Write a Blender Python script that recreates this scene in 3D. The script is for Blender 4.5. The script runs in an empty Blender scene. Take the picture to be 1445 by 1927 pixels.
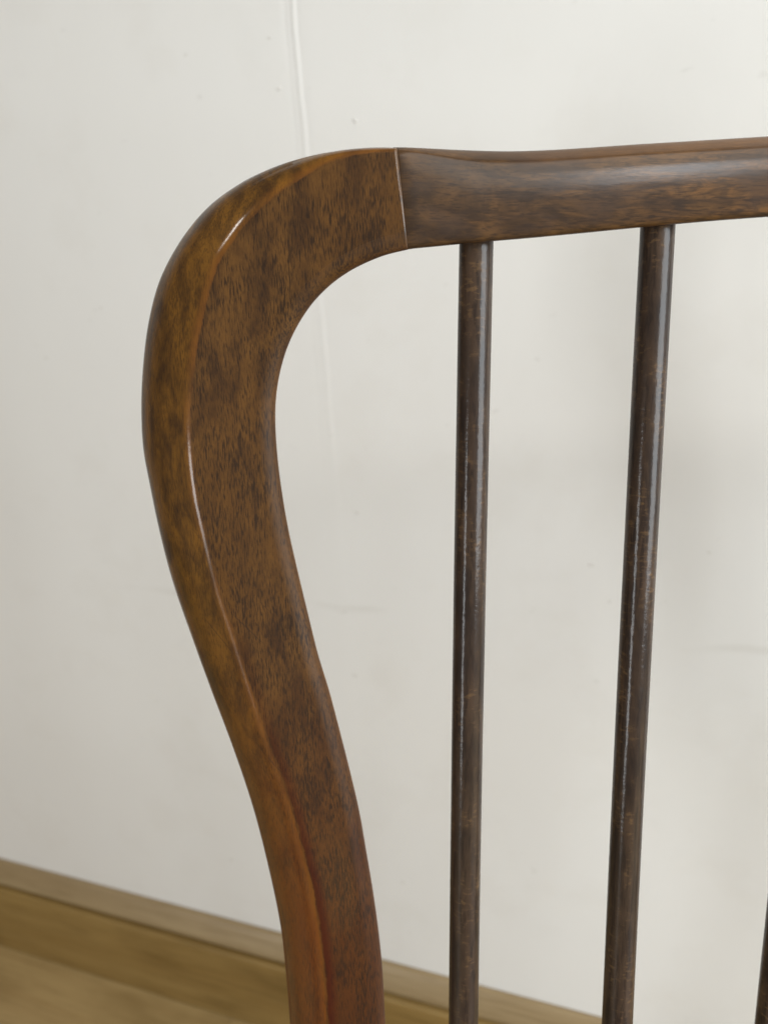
import bpy, bmesh, math, random
from mathutils import Vector, Matrix, noise
random.seed(7)
scene = bpy.context.scene
COL = scene.collection
RAD = math.radians

# ------------------------------------------------------------------ camera
FPX, CX, CY, IW, IH = 1400.0, 722.5, 963.5, 1445.0, 1927.0     # lens and picture size in photo pixels
PITCH, YAW, ROLL = RAD(18.91), RAD(20.0), RAD(-3.354)
CAMH, WALL_Y = 0.917, 0.597                                    # camera height, distance to the wall
fwd = Vector((-math.sin(YAW) * math.cos(PITCH), math.cos(YAW) * math.cos(PITCH), -math.sin(PITCH)))
rt0 = Vector((math.cos(YAW), math.sin(YAW), 0)); up0 = rt0.cross(fwd)
RT = rt0 * math.cos(ROLL) + up0 * math.sin(ROLL)
UP = -rt0 * math.sin(ROLL) + up0 * math.cos(ROLL)
CAM = Vector((0, 0, CAMH))
cam_d = bpy.data.cameras.new('camera'); cam = bpy.data.objects.new('camera', cam_d); COL.objects.link(cam)
cam.matrix_world = Matrix((
    (RT.x, UP.x, -fwd.x, CAM.x), (RT.y, UP.y, -fwd.y, CAM.y), (RT.z, UP.z, -fwd.z, CAM.z), (0, 0, 0, 1)))
cam_d.sensor_fit = 'VERTICAL'; cam_d.sensor_height = 36.0; cam_d.sensor_width = 27.0
cam_d.lens = 36.0 * FPX / IH
cam_d.clip_start = 0.02; cam_d.clip_end = 60
cam_d.dof.use_dof = True; cam_d.dof.focus_distance = 0.292
cam_d.dof.aperture_fstop = cam_d.lens / 3.3                    # a phone lens: pupil of about 3.3 mm
scene.camera = cam

# ------------------------------------------------------------------ light of the room
world = bpy.data.worlds.new('World'); scene.world = world; world.use_nodes = True
bg = world.node_tree.nodes['Background']
bg.inputs[0].default_value = (0.98, 0.95, 0.90, 1); bg.inputs[1].default_value = 0.06

def area(name, loc, target, sx, sy, power, col):
    l = bpy.data.lights.new(name, 'AREA'); l.shape = 'RECTANGLE'; l.size = sx; l.size_y = sy
    l.energy = power; l.color = col
    o = bpy.data.objects.new(name, l); COL.objects.link(o); o.location = loc
    o.rotation_euler = (Vector(target) - Vector(loc)).to_track_quat('-Z', 'Y').to_euler()
    return o
area('window_light', (2.00, -0.42, 1.22), (-0.05, 0.40, 0.85), 1.50, 1.45, 55, (0.86, 0.945, 1.0))       # window in the right-hand wall
area('glazed_door_light', (-1.02, -1.65, 0.60), (-0.05, 0.28, 0.72), 0.38, 1.0, 12, (0.95, 0.98, 1.0))    # narrow glazed door behind on the left
area('rear_window_light', (1.36, -1.45, 2.30), (0.0, 0.3, 0.9), 0.20, 0.28, 3.2, (0.86, 0.93, 1.0))       # small window behind the camera
area('ceiling_light', (1.45, -0.8, 2.45), (1.45, -0.75, 0.0), 2.2, 2.2, 48, (1.0, 0.955, 0.885))         # light coming down off the ceiling
area('ceiling_lamp_light', (-1.2, -0.95, 2.3), (-0.2, 0.28, 0.9), 0.18, 0.18, 2.4, (1.0, 0.97, 0.92))     # lamp under the ceiling on the left

scene.view_settings.view_transform = 'Standard'; scene.view_settings.look = 'None'
scene.view_settings.exposure = 0.14; scene.view_settings.gamma = 1.0
scene.view_settings.use_curve_mapping = False
scene.cycles.use_denoising = True
scene.cycles.max_bounces = 8

# ------------------------------------------------------------------ helpers
def ray(px, py):
    return RT * ((px - CX) / FPX) - UP * ((py - CY) / FPX) + fwd

class NT:
    """small helper for node materials"""
    def __init__(s, name):
        s.m = bpy.data.materials.new(name); s.m.use_nodes = True
        s.t = s.m.node_tree; s.n = s.t.nodes; s.b = s.n['Principled BSDF']
    def link(s, a, b): s.t.links.new(a, b)
    def coord(s): return s.n.new('ShaderNodeTexCoord').outputs['Object']
    def mapping(s, vec, scale=(1, 1, 1), rot=(0, 0, 0), loc=(0, 0, 0)):
        m = s.n.new('ShaderNodeMapping'); s.link(vec, m.inputs[0])
        m.inputs['Scale'].default_value = scale; m.inputs['Rotation'].default_value = rot
        m.inputs['Location'].default_value = loc
        return m.outputs[0]
    def noise(s, vec, scale=1, detail=3, rough=0.5, dist=0.0):
        m = s.n.new('ShaderNodeTexNoise'); s.link(vec, m.inputs['Vector'])
        m.inputs['Scale'].default_value = scale; m.inputs['Detail'].default_value = detail
        m.inputs['Roughness'].default_value = rough; m.inputs['Distortion'].default_value = dist
        return m.outputs[0]
    def ramp(s, fac, stops, interp='LINEAR'):
        m = s.n.new('ShaderNodeValToRGB'); s.link(fac, m.inputs[0]); e = m.color_ramp.elements
        m.color_ramp.interpolation = interp
        while len(e) < len(stops): e.new(0.5)
        for q, (p, c) in zip(e, stops):
            q.position = p; q.color = (c, c, c, 1) if not hasattr(c, '__len__') else (*c, 1)
        return m.outputs[0]
    def mix(s, fac, a, b, mode='MIX'):
        m = s.n.new('ShaderNodeMix'); m.data_type = 'RGBA'; m.blend_type = mode
        for sock, v in ((m.inputs[0], fac), (m.inputs[6], a), (m.inputs[7], b)):
            if isinstance(v, bpy.types.NodeSocket): s.link(v, sock)
            elif hasattr(v, '__len__'): sock.default_value = (*v, 1)
            else: sock.default_value = v
        return m.outputs[2]
    def math(s, op, a, b=0.0, clamp=False):
        m = s.n.new('ShaderNodeMath'); m.operation = op; m.use_clamp = clamp
        for sock, v in ((m.inputs[0], a), (m.inputs[1], b)):
            if isinstance(v, bpy.types.NodeSocket): s.link(v, sock)
            else: sock.default_value = v
        return m.outputs[0]
    def smooth(s, v, lo, hi, a=0.0, b=1.0):
        m = s.n.new('ShaderNodeMapRange'); m.interpolation_type = 'SMOOTHSTEP'; s.link(v, m.inputs[0])
        for i, x in zip((1, 2, 3, 4), (lo, hi, a, b)): m.inputs[i].default_value = x
        return m.outputs[0]
    def attr(s, name):
        m = s.n.new('ShaderNodeAttribute'); m.attribute_name = name; return m.outputs['Fac']
    def sep(s, vec):
        m = s.n.new('ShaderNodeSeparateXYZ'); s.link(vec, m.inputs[0]); return m.outputs
    def bump(s, h, strength, dist):
        m = s.n.new('ShaderNodeBump'); s.link(h, m.inputs['Height'])
        m.inputs['Strength'].default_value = strength; m.inputs['Distance'].default_value = dist
        s.link(m.outputs[0], s.b.inputs['Normal'])
        return m.outputs[0]
    def base(s, c): s.link(c, s.b.inputs['Base Color'])
    def setp(s, **k):
        for a, v in k.items(): s.b.inputs[a.replace('_', ' ')].default_value = v

def mesh_obj(name, verts, faces, mat, parent=None, smooth=True, attrs=None):
    me = bpy.data.meshes.new(name); me.from_pydata([tuple(v) for v in verts], [], faces)
    bm = bmesh.new(); bm.from_mesh(me); bmesh.ops.recalc_face_normals(bm, faces=bm.faces); bm.to_mesh(me); bm.free()
    if smooth: me.polygons.foreach_set('use_smooth', [True] * len(me.polygons))
    for k, vals in (attrs or {}).items():
        a = me.attributes.new(k, 'FLOAT', 'POINT'); a.data.foreach_set('value', vals)
    if mat: me.materials.append(mat)
    me.update()
    o = bpy.data.objects.new(name, me); COL.objects.link(o)
    if parent: o.parent = parent
    return o

def box(x0, x1, y0, y1, z0, z1, bev=0.0):
    bm = bmesh.new(); bmesh.ops.create_cube(bm, size=1)
    for v in bm.verts:
        v.co = Vector((x0 + (v.co.x + .5) * (x1 - x0), y0 + (v.co.y + .5) * (y1 - y0), z0 + (v.co.z + .5) * (z1 - z0)))
    if bev:
        bmesh.ops.bevel(bm, geom=[e for e in bm.edges], offset=bev, segments=1, affect='EDGES')
    vs = [v.co.copy() for v in bm.verts]; bm.verts.index_update()
    fs = [[v.index for v in f.verts] for f in bm.faces]; bm.free()
    return vs, fs

def catmull(pts, n=12):
    """dense polyline through points of any dimension"""
    P = [Vector(p) for p in pts]; P = [P[0] * 2 - P[1]] + P + [P[-1] * 2 - P[-2]]
    out = []
    for i in range(1, len(P) - 2):
        a, b, c, d = P[i - 1:i + 3]
        t0 = 0.0; t1 = t0 + (b - a).length ** .5; t2 = t1 + (c - b).length ** .5; t3 = t2 + (d - c).length ** .5
        for k in range(n):
            t = t1 + (t2 - t1) * k / n
            A1 = a * ((t1 - t) / (t1 - t0)) + b * ((t - t0) / (t1 - t0))
            A2 = b * ((t2 - t) / (t2 - t1)) + c * ((t - t1) / (t2 - t1))
            A3 = c * ((t3 - t) / (t3 - t2)) + d * ((t - t2) / (t3 - t2))
            B1 = A1 * ((t2 - t) / (t2 - t0)) + A2 * ((t - t0) / (t2 - t0))
            B2 = A2 * ((t3 - t) / (t3 - t1)) + A3 * ((t - t1) / (t3 - t1))
            out.append(B1 * ((t2 - t) / (t2 - t1)) + B2 * ((t - t1) / (t2 - t1)))
    out.append(P[-2].copy())
    return out

def interp(xs, ys, x):
    """monotone piecewise cubic (pchip-like) interpolation"""
    n = len(xs)
    if x <= xs[0]: return ys[0]
    if x >= xs[-1]: return ys[-1]
    d = [(ys[i + 1] - ys[i]) / (xs[i + 1] - xs[i]) for i in range(n - 1)]
    m = [d[0]] + [0 if d[i - 1] * d[i] <= 0 else 2 * d[i - 1] * d[i] / (d[i - 1] + d[i]) for i in range(1, n - 1)] + [d[-1]]
    i = max(k for k in range(n - 1) if xs[k] <= x)
    h = xs[i + 1] - xs[i]; t = (x - xs[i]) / h
    return ((1 + 2 * t) * (1 - t) ** 2 * ys[i] + t * (1 - t) ** 2 * h * m[i] + t * t * (3 - 2 * t) * ys[i + 1] + t * t * (t - 1) * h * m[i + 1])

def fillet_section(corners, segs):
    """closed 2D polygon [(x, y, r)] with rounded corners -> points, with the corner index of each point"""
    out = []
    n = len(corners)
    for i, (x, y, r) in enumerate(corners):
        c = Vector((x, y)); p = Vector(corners[i - 1][:2]); q = Vector(corners[(i + 1) % n][:2])
        dp, dq = p - c, q - c
        rp = min(r, dp.length * .49); rq = min(r, dq.length * .49)
        a = c + dp.normalized() * rp; b = c + dq.normalized() * rq
        for k in range(segs[i] + 1):
            t = k / segs[i]
            out.append(a * (1 - t) ** 2 + c * 2 * t * (1 - t) + b * t * t)
    return out

def loft(rings, cap0=True, cap1=True):
    m = len(rings[0]); verts = [v for r in rings for v in r]; faces = []
    for i in range(len(rings) - 1):
        for j in range(m):
            k = (j + 1) % m
            faces.append((i * m + j, i * m + k, (i + 1) * m + k, (i + 1) * m + j))
    if cap0: faces.append(tuple(range(m))[::-1])
    if cap1: faces.append(tuple(range((len(rings) - 1) * m, len(rings) * m)))
    return verts, faces

# ------------------------------------------------------------------ materials of the setting
def wall_material():
    t = NT('wall_paint'); c = t.coord()
    n1 = t.noise(c, 2.2, 3, .55); n2 = t.noise(c, 14, 4, .6); n3 = t.noise(c, 60, 3, .5)
    col = t.mix(t.ramp(n1, [(.3, 0), (.7, 1)]), (.795, .780, .745), (.815, .802, .772))
    col = t.mix(t.math('MULTIPLY', t.ramp(n2, [(.52, 0), (.72, 1)]), .22), col, (.71, .68, .625))
    # sparse scuffs and fly-spots
    sp = t.noise(t.mapping(c, (1, 1, 1.6)), 46, 2, .5)
    col = t.mix(t.math('MULTIPLY', t.ramp(sp, [(.735, 0), (.80, 1)]), .18), col, (.47, .44, .40))
    # long horizontal rub mark left by furniture
    s = t.sep(c)
    zz = t.math('ADD', s[2], t.math('MULTIPLY', t.noise(t.mapping(c, (9, 1, 1)), 1, 2), .030))
    band = t.math('MULTIPLY', t.smooth(zz, RUB_Z - .006, RUB_Z), t.smooth(zz, RUB_Z + .0015, RUB_Z + .006, 1, 0))
    patch = t.ramp(t.noise(t.mapping(c, (7, 1, 30)), 1, 3), [(.42, 0), (.62, 1)])
    col = t.mix(t.math('MULTIPLY', t.math('MULTIPLY', band, patch), .26), col, (.55, .52, .46))
    t.base(col); t.setp(Roughness=.55, Specular_IOR_Level=.35)
    h = t.math('ADD', t.math('MULTIPLY', t.noise(c, 260, 3, .6), .25), t.math('MULTIPLY', t.noise(c, 20, 3, .5), 1.4))
    t.bump(h, .25, .0012)
    return t.m

def oak_material(name, a, b, dark, along='X', seedloc=(0, 0, 0)):
    t = NT(name); c = t.coord()
    oi = t.n.new('ShaderNodeObjectInfo')
    off = t.n.new('ShaderNodeVectorMath'); off.operation = 'ADD'; t.link(c, off.inputs[0])
    sc = t.n.new('ShaderNodeVectorMath'); sc.operation = 'SCALE'; sc.inputs[0].default_value = (7.3, 3.1, 1.7)
    t.link(oi.outputs['Random'], sc.inputs['Scale']); t.link(sc.outputs[0], off.inputs[1])
    v = off.outputs[0]
    g = t.noise(t.mapping(v, (2.2, 34, 34)), 1, 5, .6, .6)
    fine = t.noise(t.mapping(v, (14, 260, 260)), 1, 4, .6)
    big = t.noise(t.mapping(v, (5, 11, 11)), 1, 3, .55)
    col = t.mix(t.ramp(g, [(.3, 0), (.68, 1)]), a, b)
    col = t.mix(t.math('MULTIPLY', t.ramp(fine, [(.48, 0), (.7, 1)]), .45), col, dark)
    col = t.mix(t.math('MULTIPLY', t.ramp(big, [(.50, 0), (.68, 1)]), .55), col, dark)
    t.base(col); t.setp(Roughness=.42, Specular_IOR_Level=.4)
    t.bump(fine, .15, .0006)
    return t.m

def on_wall(px, py):
    d = ray(px, py); return CAM + d * (WALL_Y / d.y)
RUB_Z = on_wall(1080, 1162).z

M_WALL = wall_material()
M_FLOOR = oak_material('floor_oak', (.37, .245, .100), (.46, .325, .145), (.23, .145, .05))
M_SKIRT = oak_material('skirting_oak', (.245, .148, .043), (.31, .20, .068), (.13, .074, .018))
M_MOULD_LIT = oak_material('moulding_oak_lit', (.28, .195, .098), (.36, .265, .145), (.17, .11, .045))  # paler than the board: light on the sloped top put into the colour
m_ = NT('nail_filler'); m_.base(m_.ramp(m_.noise(m_.coord(), 400, 2), [(.3, (.70, .68, .64)), (.7, (.78, .76, .72))])); m_.setp(Roughness=.6)
M_NAIL = m_.m
m_ = NT('floor_gap'); m_.base(m_.ramp(m_.noise(m_.coord(), 30, 2), [(.3, (.03, .02, .012)), (.7, (.06, .04, .02))])); m_.setp(Roughness=.8)
M_GAP = m_.m

# ------------------------------------------------------------------ wall, skirting board, floor
X0, X1, WZ = -3.0, 2.6, 2.4
top_seam = on_wall(547, 0); low_seam = on_wall(643, 1150)
def seam_x(z):
    k = (z - low_seam.z) / (top_seam.z - low_seam.z)
    return low_seam.x + (top_seam.x - low_seam.x) * k + .0016 * noise.noise((0, 1.3, z * 7)) + .0007 * noise.noise((4, 0, z * 31))

def seam_k(z):                                        # the joint shows less towards the floor
    return max(.05, min(1.0, .05 + .95 * (z - .52) / (top_seam.z - .52)))
vs, fs = box(X0, X1, WALL_Y + .012, WALL_Y + .11, -.02, WZ)
wall = mesh_obj('wall', vs, fs, M_WALL, None, False); wall['kind'] = 'structure'
for side in (0, 1):                                   # two boards that meet at the vertical joint
    verts, faces = [], []; N = 240
    for i in range(N + 1):
        z = WZ * i / N; s = seam_x(z)
        xs = [X0, s - .03, s - .012, s - .005, s - .0022] if side == 0 else [s + .0024, s + .006, s + .014, s + .035, X1]
        for j, x in enumerate(xs):
            k = j if side else 4 - j
            hump = (.0003, 0, 0, 0, 0)[k]
            amp = (.55 + .6 * (noise.noise((side * 9, 2, z * 4)) + .25)) * seam_k(z)
            verts.append((x, WALL_Y + hump * amp, z))
    for i in range(N):
        for j in range(4):
            a = i * 5 + j; faces.append((a, a + 1, a + 6, a + 5))
    # thickness towards the backing
    nb = len(verts)
    edge = [(i * 5 + (4 if side == 0 else 0)) for i in range(N + 1)]
    for e in edge: verts.append((verts[e][0], WALL_Y + .0115, verts[e][2]))
    for i in range(N): faces.append((edge[i], edge[i + 1], nb + i + 1, nb + i))
    mesh_obj('wall_panel', verts, faces, M_WALL, wall)
# bead of filler painted into the joint
verts, faces = [], []; N = 320
for i in range(N + 1):
    z = WZ * i / N; s = seam_x(z); w = .0034
    amp = max(0.0, min(1.0, .62 + 1.1 * noise.noise((3, 7, z * 5.5))))
    q = seam_k(z) * (.35 + .65 * amp)
    sec = ((-.0085, .0004), (-.0050, -.0001), (-.0022, -.00035), (-.0006, -.00035 + .00045 * q), (.0009, -.00040 - .00015 * q), (.0026, -.00045 - .00065 * q), (.0050, -.0003 - .0002 * q), (.0090, .0004))
    for dx, dy in sec: verts.append((s + dx * (.62 + .9 * (1 - seam_k(z))), WALL_Y + (.00006 if dy > 0.0003 else dy * (.10 + .42 * seam_k(z))), z))
for i in range(N):
    for j in range(7):
        a = i * 8 + j; faces.append((a, a + 1, a + 9, a + 8))
mesh_obj('joint_filler', verts, faces, M_WALL, wall)
# filled nail heads
nails = [(507, 71, 1.5), (525, 167, 1.9), (668, 227, 2.0), (350, 103, 1.4), (672, 965, 2.2), (668, 1271, 2.4),
         (1113, 1063, 2.6), (1335, 1039, 1.8), (191, 580, 1.9), (757, 1661, 2.2), (436, 1618, 2.6), (170, 603, 1.2), (88, 674, 2.0), (1146, 1132, 1.6), (1000, 1152, 1.5)]
for px, py, r in nails:
    p = on_wall(px, py); r *= .001; verts, faces = [], []
    K = 14; rings = [(1.0, .0004), (.92, -.0005), (.62, -.0007), (.42, -.0002)]
    a0 = random.random() * 6
    for rr, dy in rings:
        for k in range(K):
            a = 2 * math.pi * k / K
            q = r * rr * (1 + .15 * math.sin(2 * a + a0) + .08 * math.sin(3 * a))
            verts.append((p.x + q * math.cos(a) * 1.15, WALL_Y + dy * .38, p.z + q * math.sin(a) * .85))
    for i in range(3):
        for k in range(K):
            k2 = (k + 1) % K; faces.append((i * K + k, i * K + k2, (i + 1) * K + k2, (i + 1) * K + k))
    faces.append(tuple(3 * K + k for k in range(K)))
    mesh_obj('nail_mark', verts, faces, M_NAIL, wall)

# skirting board: moulded top and plain face
board_prof = [(0, .1145), (.0165, .1135), (.0186, .1115), (.0192, .1085), (.0192, .012), (.0186, .001), (0, .001)]
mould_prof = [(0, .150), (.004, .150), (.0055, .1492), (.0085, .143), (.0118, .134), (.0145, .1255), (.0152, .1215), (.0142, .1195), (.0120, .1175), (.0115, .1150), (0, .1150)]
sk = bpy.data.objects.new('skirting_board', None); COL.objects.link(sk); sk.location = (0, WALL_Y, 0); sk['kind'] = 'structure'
for nm, prof, mt in (('board', board_prof, M_SKIRT), ('moulding', mould_prof, M_MOULD_LIT)):
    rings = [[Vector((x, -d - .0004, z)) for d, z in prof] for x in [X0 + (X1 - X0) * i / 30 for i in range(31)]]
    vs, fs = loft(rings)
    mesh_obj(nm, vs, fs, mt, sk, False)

vs, fs = box(X0, X1, -2.2, WALL_Y + .11, -.05, -.0145)
floor = mesh_obj('floor', vs, fs, M_GAP, None, False); floor['kind'] = 'structure'
pw, pl = .128, 1.22
row = 0; y = WALL_Y - .010; plank_me = {}
while y > -2.1:
    x = X0 + (.1, .62, .33, .95)[row % 4] - pl
    while x < X1:
        a, b = max(x, X0), min(x + pl, X1)
        if b - a > .05:
            vs, fs = box(a - (a + b) / 2, b - (a + b) / 2, -pw / 2 + .0004, pw / 2 - .0004, -.014, 0, .0009)
            key = round(b - a, 3)
            if key not in plank_me:
                o = mesh_obj('plank', vs, fs, M_FLOOR, floor, False); plank_me[key] = o.data
            else:
                o = bpy.data.objects.new('plank', plank_me[key]); COL.objects.link(o); o.parent = floor
            o.location = ((a + b) / 2, y - pw / 2, 0)
        x += pl + .0006
    y -= pw + .0006; row += 1

# ------------------------------------------------------------------ chair: its own frame, leaning back and turned to the wall
Q, PSI, DEPTH = RAD(8.0), RAD(-6.0), 0.292
cv = UP * math.cos(Q) - fwd * math.sin(Q)
cb0 = fwd * math.cos(Q) + UP * math.sin(Q)
cu = RT * math.cos(PSI) + cb0 * math.sin(PSI)
cb = cb0 * math.cos(PSI) - RT * math.sin(PSI)
O = CAM + fwd * DEPTH
VB = O.z / cv.z                                         # from the base on the floor up to the picture's centre
BASE = O - cv * VB
MW = Matrix(((cu.x, cb.x, cv.x, BASE.x), (cu.y, cb.y, cv.y, BASE.y), (cu.z, cb.z, cv.z, BASE.z), (0, 0, 0, 1)))
MI = MW.inverted()
chair = bpy.data.objects.new('chair', None); COL.objects.link(chair); chair.matrix_world = MW
chair['label'] = 'brown varnished wooden spindle-back chair with curved corner posts, standing before the white wall'
chair['category'] = 'chair'

def cp(px, py, back=0.0):
    """photo point seen on the chair's plane that lies `back` metres behind its front -> chair coordinates"""
    d = ray(px, py); k = (O + cb * back - CAM).dot(cb) / d.dot(cb)
    return MI @ (CAM + d * k)

# ---- materials
def post_material():
    t = NT('post_wood'); c = t.coord(); ed = t.attr('edge'); s = t.sep(c)
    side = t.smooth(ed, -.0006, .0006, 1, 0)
    # short dark pores running straight up the plank the post was sawn from
    wob = t.mapping(c, (1, 1, 1), (0, RAD(3), 0))
    fl = t.noise(t.mapping(wob, (2400, 2400, 250)), 1, 2, .5)
    fl2 = t.noise(t.mapping(wob, (2600, 2600, 300), loc=(3, 1, 2)), 1, 2, .5)
    dens = t.noise(c, 42, 3, .6)
    dens2 = t.noise(t.mapping(c, (150, 150, 45)), 1, 3, .6)
    mott = t.noise(t.mapping(c, (105, 105, 40), loc=(1.7, 0, 4)), 1, 5, .62, .5)
    tint = t.noise(t.mapping(c, (16, 16, 9)), 1, 2, .5)
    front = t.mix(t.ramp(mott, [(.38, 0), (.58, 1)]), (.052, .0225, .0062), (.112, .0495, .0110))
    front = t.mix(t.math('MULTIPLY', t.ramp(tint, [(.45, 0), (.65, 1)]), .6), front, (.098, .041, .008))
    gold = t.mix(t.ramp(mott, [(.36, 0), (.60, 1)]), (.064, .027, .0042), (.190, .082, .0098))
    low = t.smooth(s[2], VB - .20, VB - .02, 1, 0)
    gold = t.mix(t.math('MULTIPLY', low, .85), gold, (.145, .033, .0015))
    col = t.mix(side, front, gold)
    # lower end of the front takes the red stain
    col = t.mix(t.math('MULTIPLY', t.math('MULTIPLY', low, t.math('SUBTRACT', 1.0, side)), .72), col, (.060, .0145, .0022))
    thr = t.math('ADD', fl, t.math('ADD', t.math('MULTIPLY', t.math('SUBTRACT', dens, .5), .38), t.math('MULTIPLY', t.math('SUBTRACT', dens2, .5), .30)))
    pore = t.ramp(thr, [(.47, 0), (.645, 1)])
    pore2 = t.math('MULTIPLY', t.ramp(fl2, [(.55, 0), (.68, 1)]), .5)
    pf = t.math('MULTIPLY', t.math('MAXIMUM', pore, pore2), t.math('SUBTRACT', .84, t.math('MULTIPLY', side, .30)))
    col = t.mix(pf, col, (.017, .0085, .004))
    # dark cloudy staining
    cl = t.noise(t.mapping(c, (125, 125, 70), loc=(5, 2, 1)), 1, 4, .65, .8)
    col = t.mix(t.math('MULTIPLY', t.ramp(cl, [(.50, 0), (.70, 1)]), .36), col, (.021, .010, .0045))
    # rubbed arris: stain worn to orange, with a red line of thick stain beside it low down
    wn = t.noise(t.mapping(c, (180, 180, 180)), 1, 3, .6)
    ew = t.math('ADD', ed, t.math('MULTIPLY', t.math('SUBTRACT', wn, .5), .0024))
    worn = t.math('MULTIPLY', t.smooth(ew, -.0042, -.0004), t.smooth(ew, .0004, .0011, 1, 0))
    col = t.mix(t.math('MULTIPLY', t.math('MULTIPLY', worn, t.ramp(t.noise(c, 38, 3, .6), [(.38, .2), (.62, 1)])), .60), col, (.19, .066, .008))
    red = t.math('MULTIPLY', t.math('MULTIPLY', t.smooth(ew, .0006, .0016), t.smooth(ew, .002, .0065, 1, 0)), low)
    col = t.mix(t.math('MULTIPLY', red, .8), col, (.050, .008, .002))
    # inner edge a little redder
    inn = t.smooth(t.attr('inner'), .004, .0, 0, 1)
    col = t.mix(t.math('MULTIPLY', inn, .35), col, (.11, .048, .026))
    # fine scratches
    sv = t.mapping(c, (1, 1, 1), (0, RAD(-46), 0))
    scr = t.noise(t.mapping(sv, (22, 22, 1500)), 1, 1, .4)
    scr = t.math('MULTIPLY', t.ramp(scr, [(.735, 0), (.76, 1)]), .55)
    col = t.mix(scr, col, (.022, .012, .007))
    rr = t.n.new('ShaderNodeMapRange'); t.link(t.smooth(t.attr('inner'), .003, .010, 1, 0), rr.inputs[0]); rr.inputs[3].default_value = .12; rr.inputs[4].default_value = .60
    t.link(rr.outputs[0], t.b.inputs['Coat Roughness'])
    cw = t.n.new('ShaderNodeMapRange'); t.link(t.smooth(t.attr('inner'), .003, .011, 1, 0), cw.inputs[0]); cw.inputs[3].default_value = .75; cw.inputs[4].default_value = .12
    near = t.math('MULTIPLY', t.smooth(t.math('ABSOLUTE', ed), .003, .007, 1, 0), t.smooth(s[2], VB - .03, VB + .012, .9, 0))
    t.link(t.math('MULTIPLY', cw.outputs[0], t.math('SUBTRACT', 1.0, near)), t.b.inputs['Coat Weight'])
    t.base(col)
    t.setp(Roughness=.55, Specular_IOR_Level=.18, Coat_Weight=.55, Coat_Roughness=.19, Coat_IOR=1.5)
    h = t.math('ADD', t.math('MULTIPLY', pore, -.35), t.math('MULTIPLY', t.noise(c, 220, 3, .6), .9))
    t.bump(h, .16, .0004)
    bn = t.n.new('ShaderNodeBump'); bn.inputs['Strength'].default_value = .10; bn.inputs['Distance'].default_value = .0004
    t.link(t.noise(c, 160, 3, .6), bn.inputs['Height']); t.link(bn.outputs[0], t.b.inputs['Coat Normal'])
    return t.m

def rail_material():
    t = NT('rail_wood'); c = t.coord(); tp = t.attr('edge')
    g = t.noise(t.mapping(c, (26, 300, 300)), 1, 4, .6, .4)
    fig = t.noise(t.mapping(c, (48, 95, 95), loc=(2.3, 0, 1)), 1, 4, .62, .9)
    fl = t.noise(t.mapping(c, (150, 1500, 1500)), 1, 2, .5)
    s = t.sep(c)
    col = t.mix(t.ramp(fig, [(.36, 0), (.66, 1)]), (.036, .018, .007), (.100, .048, .015))
    warm = t.smooth(s[0], .055, .135)
    flame = t.noise(t.mapping(c, (85, 240, 240), (0, RAD(14), 0)), 1, 3, .6, 1.2)
    col = t.mix(t.math('MULTIPLY', warm, t.ramp(flame, [(.42, .15), (.62, .85)])), col, (.165, .074, .019))
    col = t.mix(t.math('MULTIPLY', t.ramp(g, [(.47, 0), (.60, 1)]), .65), col, (.026, .0135, .007))
    col = t.mix(t.math('MULTIPLY', t.ramp(fl, [(.50, 0), (.64, 1)]), .60), col, (.019, .010, .005))
    cl = t.noise(t.mapping(c, (40, 70, 70), loc=(8, 2, 3)), 1, 3, .6)
    col = t.mix(t.math('MULTIPLY', t.ramp(cl, [(.50, 0), (.66, 1)]), .55), col, (.042, .025, .017))
    worn = t.ramp(t.math('ADD', tp, t.math('MULTIPLY', t.math('SUBTRACT', t.noise(c, 60, 3), .5), .7)), [(.35, 0), (.85, 1)])
    col = t.mix(t.math('MULTIPLY', worn, t.smooth(s[0], .02, .12, .22, .55)), col, (.18, .078, .022))
    t.base(col)
    t.setp(Roughness=.55, Specular_IOR_Level=.15, Coat_Weight=.5, Coat_Roughness=.17, Coat_IOR=1.5)
    nb = t.bump(t.math('ADD', t.noise(c, 190, 3, .6), t.math('MULTIPLY', g, .5)), .16, .0005)
    bn = t.n.new('ShaderNodeBump'); bn.inputs['Strength'].default_value = .10; bn.inputs['Distance'].default_value = .0003
    t.link(t.noise(t.mapping(c, (60, 240, 240)), 1, 3, .6), bn.inputs['Height']); t.link(bn.outputs[0], t.b.inputs['Coat Normal'])
    return t.m

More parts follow.
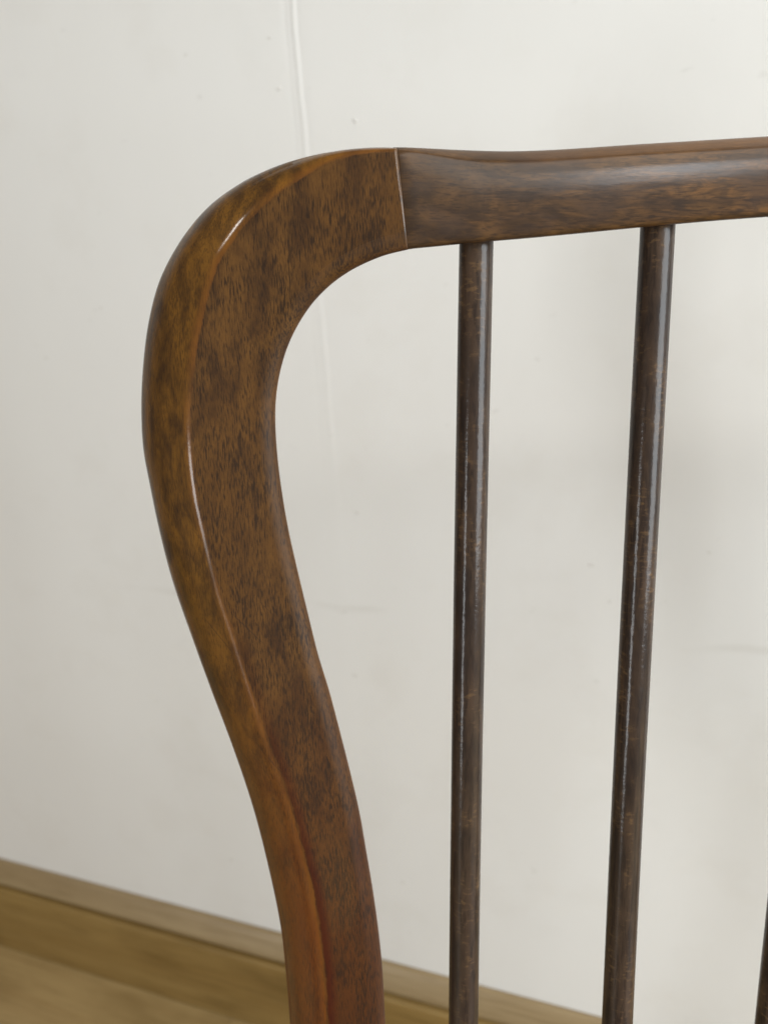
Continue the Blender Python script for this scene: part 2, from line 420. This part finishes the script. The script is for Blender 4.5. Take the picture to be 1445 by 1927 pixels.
def spindle_material():
    t = NT('spindle_wood'); c = t.coord()
    oi = t.n.new('ShaderNodeObjectInfo')
    sc = t.n.new('ShaderNodeVectorMath'); sc.operation = 'SCALE'; sc.inputs[0].default_value = (1.3, 2.1, 5.7)
    t.link(oi.outputs['Random'], sc.inputs['Scale'])
    ad = t.n.new('ShaderNodeVectorMath'); ad.operation = 'ADD'; t.link(c, ad.inputs[0]); t.link(sc.outputs[0], ad.inputs[1])
    v = ad.outputs[0]
    g = t.noise(t.mapping(v, (420, 420, 55)), 1, 4, .62, .4)
    ray_ = t.noise(t.mapping(v, (300, 300, 700)), 1, 3, .55)
    m1 = t.noise(t.mapping(v, (90, 90, 30)), 1, 4, .6)
    col = t.mix(t.ramp(m1, [(.35, 0), (.68, 1)]), (.027, .017, .012), (.066, .039, .023))
    col = t.mix(t.math('MULTIPLY', t.ramp(g, [(.48, 0), (.62, 1)]), .75), col, (.018, .011, .008))
    gold = t.math('MULTIPLY', t.ramp(ray_, [(.54, 0), (.66, 1)]), t.ramp(m1, [(.46, 0), (.62, 1)]))
    col = t.mix(t.math('MULTIPLY', gold, .55), col, (.15, .085, .036))
    t.base(col)
    t.setp(Roughness=.6, Specular_IOR_Level=.15, Coat_Weight=.5, Coat_Roughness=.17, Coat_IOR=1.5)
    nb = t.bump(t.math('ADD', t.noise(t.mapping(v, (420, 420, 260)), 1, 3, .6), t.math('MULTIPLY', ray_, .5)), .24, .0005)
    t.link(nb, t.b.inputs['Coat Normal'])
    return t.m

M_POST, M_RAIL, M_SPIN = post_material(), rail_material(), spindle_material()

# ---- spindle lines in the photo (top, bottom) -> the chair's centre line
BACK_RAIL = .011
spin_px = [((896.5, 450), (875, 1927), 64, 55.5), ((1237, 430), (1164, 1927), 63, 55.5), ((1606, 415), (1447, 1927), 63, 56)]
UC = cp(1606, 415, BACK_RAIL).x
u_joint = cp(757, 380).x
def bow(u):                                                 # the back bends away from the sitter
    k = max(-1.0, min(1.0, (u - UC) / (UC - u_joint)))
    return .012 * (1 - k * k)

# ---- corner post
S_PX = [(741, 276), (716, 275.8), (666, 280), (604, 290), (541, 305), (463, 338), (396, 382), (346, 438), (298.5, 521), (275.7, 604), (265, 690),
        (262, 770), (266, 845), (278.6, 912), (297, 1000), (320, 1088), (356, 1192.6), (395.6, 1300), (432, 1394), (473.2, 1515),
        (503, 1629), (526, 1739), (535.5, 1821), (545, 1927)]
A_PX = [(747, 280), (670, 287), (624.5, 298.5), (583, 321), (541.5, 346), (500, 379.5), (462.6, 415), (433.5, 454), (408.6, 492), (396, 529), (381.6, 583),
        (371, 633), (363, 687), (356.7, 737), (355, 790), (359, 869), (368.5, 941), (381, 995), (395.5, 1056), (413.5, 1124), (437, 1192.6),
        (460, 1264), (493, 1368), (522.5, 1450), (548.5, 1528), (568, 1603), (584, 1668), (599, 1749), (608.7, 1837), (614, 1927)]
I_PX = [(768, 473.5), (722.7, 485), (680, 503), (651.3, 519.5), (622.7, 541.4), (594, 570.5), (574, 598.5), (557, 629), (543, 662.7), (532.8, 698), (525.7, 738), (523, 786), (527, 858),
        (536, 930), (548.5, 1002), (564.6, 1074), (584.4, 1156.6), (604, 1236), (625, 1300 + 5), (646, 1384.6), (665.6, 1462.7), (682, 1534), (695, 1609),
        (704.7, 1674), (714.5, 1755.6), (721, 1837), (723.6, 1927)]
ANCH = [((741, 276), (747, 280), (768, 473)), ((640, 284), (655, 290), (715, 487)), ((541, 305), (565, 333), (665, 509)),
        ((463, 338), (500, 380), (625, 537)), ((396, 382), (450, 431), (590, 573)), ((346, 438), (415, 480), (565, 603)),
        ((298, 521), (390, 550), (545, 645)), ((272, 625), (369, 640), (531, 700)), ((263, 745), (356, 745), (524, 768)),
        ((272, 875), (360, 875), (529, 873)), ((323, 1095), (404, 1088), (566, 1080)), ((420, 1358), (489, 1352), (634, 1340)),
        ((503, 1629), (573, 1622), (697, 1617)), ((545, 1927), (614, 1927), (723.6, 1927))]
N_I = [0, .0, .0005, .001, .0015, .002, .003, .004, .005, .006, .007, .008, .009, .009]       # how far the inner edge stands back
N_S = [.004, .006, .012, .015, .017, .018, .019, .020, .020, .020, .020, .020, .020, .020]    # and the outer edge
def sampler(pts, which):
    L = catmull([Vector((x, y, 0)) for x, y in pts], 14)
    acc = [0.0]
    for a, b in zip(L, L[1:]): acc.append(acc[-1] + (b - a).length)
    ks = []
    for tr in ANCH:
        p = Vector((*tr[which], 0)); i = min(range(len(L)), key=lambda q: (L[q] - p).length); ks.append(acc[i])
    ks[0], ks[-1] = 0.0, acc[-1]
    def f(t):
        a = interp(list(range(len(ANCH))), ks, t)
        i = 0
        lo, hi = 0, len(acc) - 1
        while hi - lo > 1:
            md = (lo + hi) // 2
            if acc[md] <= a: lo = md
            else: hi = md
        w = (a - acc[lo]) / max(1e-9, acc[hi] - acc[lo])
        return L[lo].lerp(L[hi], min(1, w))
    return f
fS, fA, fI = sampler(S_PX, 0), sampler(A_PX, 1), sampler(I_PX, 2)
idx = list(range(len(ANCH)))
stations = []
NT_ = 200
for k in range(NT_ + 1):
    t = (len(ANCH) - 1) * k / NT_
    s, a, i = fS(t), fA(t), fI(t)
    stations.append((cp(a.x, a.y, 0), cp(i.x, i.y, interp(idx, N_I, t)), cp(s.x, s.y, interp(idx, N_S, t)), t))
seat_v = (MI @ Vector((O.x, O.y, .43))).z                   # height of the seat in chair coordinates
last = stations[-1]; prev = stations[-9]
step = [(last[j] - prev[j]) / (prev[j] - last[j]).length for j in range(3)]
drop = last[0].z - seat_v
for k in range(1, 15):                                      # on down to the seat, out of the picture
    d = drop * k / 14
    stations.append(tuple(last[j] + Vector((step[j].x * d * (1 - .5 * k / 14), 0, -d)) for j in range(3)) + (last[3] + k * .1,))

def post_mesh(mirror):
    rings, edge, inner = [], [], []
    for A, I, S, t in stations:
        c0 = (A - I); e = Vector((c0.x, c0.z)).normalized()              # outward, in the chair's plane
        W = Vector((c0.x, c0.z)).length
        def loc(P): return Vector(((P.x - I.x) * e.x + (P.z - I.z) * e.y, P.y))
        def glob(q, base=None): return Vector((I.x + e.x * q.x, q.y, I.z + e.y * q.x))
        # S and A may be offset along the path; keep that offset as a shear
        sh = Vector((-e.y, e.x))
        sS = (S.x - I.x) * sh.x + (S.z - I.z) * sh.y
        a2, s2 = loc(A), loc(S)
        k = min(1.0, t / 3.0)
        ra = min(.0034, .3 * math.hypot(a2.x - s2.x, a2.y - s2.y))
        bulge = min(.0030 * k, .13 * math.hypot(a2.x - s2.x, a2.y - s2.y))
        mid = (a2 + s2) / 2 + Vector((bulge * .75, -bulge))
        corners = [(-.0014 * k - .0021 * max(0.0, min(1.0, t - 12)), I.y, .0035 + .006 * k), (a2.x, a2.y, ra), (mid.x, mid.y, .006), (s2.x + .0016 * k, s2.y + .001, .0075), (s2.x - .009 - .004 * k, s2.y + .0125, .009), (.011, max(I.y + .019, .022), .009)]
        pts = fillet_section(corners, [7, 6, 4, 8, 5, 5])
        ring = []
        for q in pts:
            f = max(0.0, min(1.0, (q.x - W) / max(1e-4, s2.x - W)))
            p = glob(q); p += Vector((sh.x, 0, sh.y)) * (sS * f)
            if mirror: p.x = 2 * UC - p.x
            ring.append(p)
            # signed distance from the arris: + on the front, - on the outer side
            on_front = (q.y <= a2.y + (I.y - a2.y) * (W - q.x) / max(W, 1e-4) + .004) and q.x < W
            edge.append((W - q.x) if on_front else -math.hypot(q.x - W, q.y - a2.y))
            inner.append(abs(q.x) if q.y < I.y + .004 else q.y - I.y)
        rings.append(ring)
    vs, fs = loft(rings)
    return vs, fs, dict(edge=edge, inner=inner)
for mir in (False, True):
    vs, fs, at = post_mesh(mir)
    o = mesh_obj('corner_post', vs, fs, M_POST, chair, True, at)
    o['label'] = 'left corner post, curved over at the top' if not mir else 'right corner post beyond the picture'

# ---- top rail
T_PX = [(746, 277.2), (800, 278.5), (870, 281), (960, 283), (1040, 280.5), (1120, 275.5), (1200, 270), (1290, 264.5), (1380, 259), (1445, 255)]
B_PX = [(765.5, 473.5), (800, 469), (860, 462.5), (925, 456.5), (1000, 450), (1100, 440.5), (1205, 430), (1270, 424), (1350, 417), (1445, 410)]
def rail_curve(px, dn):
    out = []
    for x, y in px:
        p = cp(x, y, 0)
        for _ in range(4): p = cp(x, y, bow(p.x) + dn)
        out.append(Vector((p.x, p.z)))
    # ease to level at the middle of the chair
    p, q = out[-1], out[-2]; sl = (p.y - q.y) / (p.x - q.x); w = UC - p.x
    for k in (.33, .66, 1.0):
        out.append(Vector((p.x + w * k, p.y + sl * w * (k - k * k / 2))))
    return catmull([Vector((a.x, a.y, 0)) for a in out], 10)
Tc, Bc = rail_curve(T_PX, .003), rail_curve(B_PX, .0)
def at_u(L, u):
    if u <= L[0].x: return L[0].y + (L[1].y - L[0].y) / (L[1].x - L[0].x) * (u - L[0].x)
    for a, b in zip(L, L[1:]):
        if a.x <= u <= b.x: return a.y + (b.y - a.y) * (u - a.x) / max(1e-9, b.x - a.x)
    return L[-1].y
us_t, us_b = Tc[0].x, Bc[0].x
rings, edge = [], []
NR = 150
for k in range(NR + 1):
    f = k / NR * 2 - 1                                       # -1 left joint .. 1 right joint
    g = abs(f); 
    def uu(v01):                                             # the joint line leans a little
        uj = us_t + (us_b - us_t) * v01 - .0012
        return UC - (UC - uj) * g
    ut, ub = uu(0), uu(1)
    vt, vb = at_u(Tc, ut), at_u(Bc, ub) + .0003 * max(0, 1 - (1 - g) * 14)
    jq = min(1.0, (1 - g) * 5); c = bow(ut) + .00006 + .00024 * jq
    jn = min(1.0, (1 - g) * 5); jn = jn * jn * (3 - 2 * jn)
    cs = [(vb, c, .0035), (vb + (vt - vb) * .5, c - .0004 * min(1, (1 - g) * 6), .010), (vt - .0022 - .0030 * jn, c + .0002 * jn, .0018 + .0018 * jn), (vt + .0006 + .0021 * jn, c + .0030 + .0045 * jn, .0030 + .002 * jn), (vt - .002, c + .021, .006), (vb + .007, c + .021, .006)]
    pts = fillet_section(cs, [5, 4, 7, 6, 4, 4])
    ring = []
    for q in pts:
        v01 = (vt - q.x) / (vt - vb)
        u = uu(v01)
        if f > 0: u = 2 * UC - u
        ring.append(Vector((u, q.y, q.x)))
        edge.append(max(0.0, 1 - max(0, vt - q.x) / .010))
    rings.append(ring)
vs, fs = loft(rings)
mesh_obj('top_rail', vs, fs, M_RAIL, chair, True, dict(edge=edge))

# ---- spindles
def spindle(p0, p1, r0, r1):
    ax = (p1 - p0); L = ax.length; z = ax / L; x = Vector((0, 1, 0)).cross(z).normalized(); y = z.cross(x)
    K = 28; rings = []
    n = 60
    for i in range(n + 1):
        t = i / n; c = p0 + ax * t; r = r0 + (r1 - r0) * t
        ph = 2.1 * p0.x * 100
        c = c + x * (.0009 * math.sin(math.pi * t)) * (1 if p0.x < UC else -1)
        rings.append([c + (x * math.cos(a) + y * math.sin(a)) * r * (1 + .012 * noise.noise((math.cos(a) * 1.5 + ph, math.sin(a) * 1.5, t * 9))) for a in [2 * math.pi * k / K for k in range(K)]])
    return loft(rings)
lines = []
for (tx, ty), (bx, by), w0, w1 in spin_px:
    top = cp(tx, ty, 0)
    for _ in range(4): top = cp(tx, ty, bow(top.x) + BACK_RAIL)
    bot = cp(bx, by, BACK_RAIL + .004)
    d0 = (MW @ top - CAM).dot(fwd); d1 = (MW @ bot - CAM).dot(fwd)
    r0, r1 = w0 / 2 * d0 / FPX, w1 / 2 * d1 / FPX
    ax = bot - top
    p1 = top + ax * ((seat_v - .01 - top.z) / ax.z)
    p0 = top - ax.normalized() * .012
    lines.append((p0, p1, r0, r1 + (r1 - r0) * .2))
for p0, p1, r0, r1 in lines:
    vs, fs = spindle(p0, p1, r0, r1); mesh_obj('spindle', vs, fs, M_SPIN, chair)
for p0, p1, r0, r1 in lines[:2]:
    m0, m1 = [Vector((2 * UC - p.x, p.y, p.z)) for p in (p0, p1)]
    vs, fs = spindle(m0, m1, r0, r1); mesh_obj('spindle', vs, fs, M_SPIN, chair)

# ---- seat, legs and stretchers below the picture
def W2L(x, y, z):                                             # along the chair's width, forward of the back, world height
    h = Vector((cu.x, cu.y, 0)).normalized(); fwdh = Vector((-h.y, h.x, 0)) * -1
    c = MW @ Vector((UC, 0, seat_v)); return MI @ Vector((c.x + h.x * x + fwdh.x * y, c.y + h.y * x + fwdh.y * y, z))
hw = UC - min(s[0].x for s in stations[-15:]) + .03
outline = []
for k in range(48):
    a = 2 * math.pi * k / 48; ca, sa = math.cos(a), math.sin(a)
    outline.append((hw * math.copysign(abs(ca) ** .45, ca) * (1.0 + .06 * sa), .17 + .21 * math.copysign(abs(sa) ** .5, sa)))
rings = []
for ins, z in ((.012, .403), (.0, .412), (.0, .436), (.006, .443), (.05, .441), (.12, .436)):
    rings.append([W2L(x * (1 - ins / hw), .17 + (y - .17) * (1 - ins / .21), z) for x, y in outline])
vs, fs = loft(rings); mesh_obj('seat', vs, fs, M_RAIL, chair, True, dict(edge=[0.0] * len(vs)))
def stick(p, q, radii, K=14):
    ax = q - p; z = ax.normalized(); x = z.orthogonal().normalized(); y = z.cross(x); n = len(radii) - 1
    return loft([[p + ax * (i / n) + (x * math.cos(2 * math.pi * k / K) + y * math.sin(2 * math.pi * k / K)) * r for k in range(K)] for i, r in enumerate(radii)])
feet = {}
for sx in (-1, 1):
    for fy, yt, yb in ((0, .03, -.015), (1, .31, .37)):
        a, b = W2L(sx * (hw - .06), yt, .412), W2L(sx * (hw - .01), yb, 0.0)
        vs, fs = stick(a, b, [.013, .015, .0175, .019, .019, .018, .016, .0135, .012]); mesh_obj('leg', vs, fs, M_SPIN, chair); feet[sx, fy] = (a, b)
for sx in (-1, 1):
    a = feet[sx, 0][0].lerp(feet[sx, 0][1], .58); b = feet[sx, 1][0].lerp(feet[sx, 1][1], .58)
    vs, fs = stick(a, b, [.007, .009, .011, .0115, .011, .009, .007]); mesh_obj('stretcher', vs, fs, M_SPIN, chair)
    feet[sx, 'm'] = a.lerp(b, .5)
vs, fs = stick(feet[-1, 'm'], feet[1, 'm'], [.007, .009, .011, .0115, .011, .009, .007]); mesh_obj('stretcher', vs, fs, M_SPIN, chair)
print('chair lean', cu.z, cv[:], 'half width', hw, 'right end y', (MW @ Vector((2*UC-stations[60][2].x, .03, stations[60][2].z)))[:])
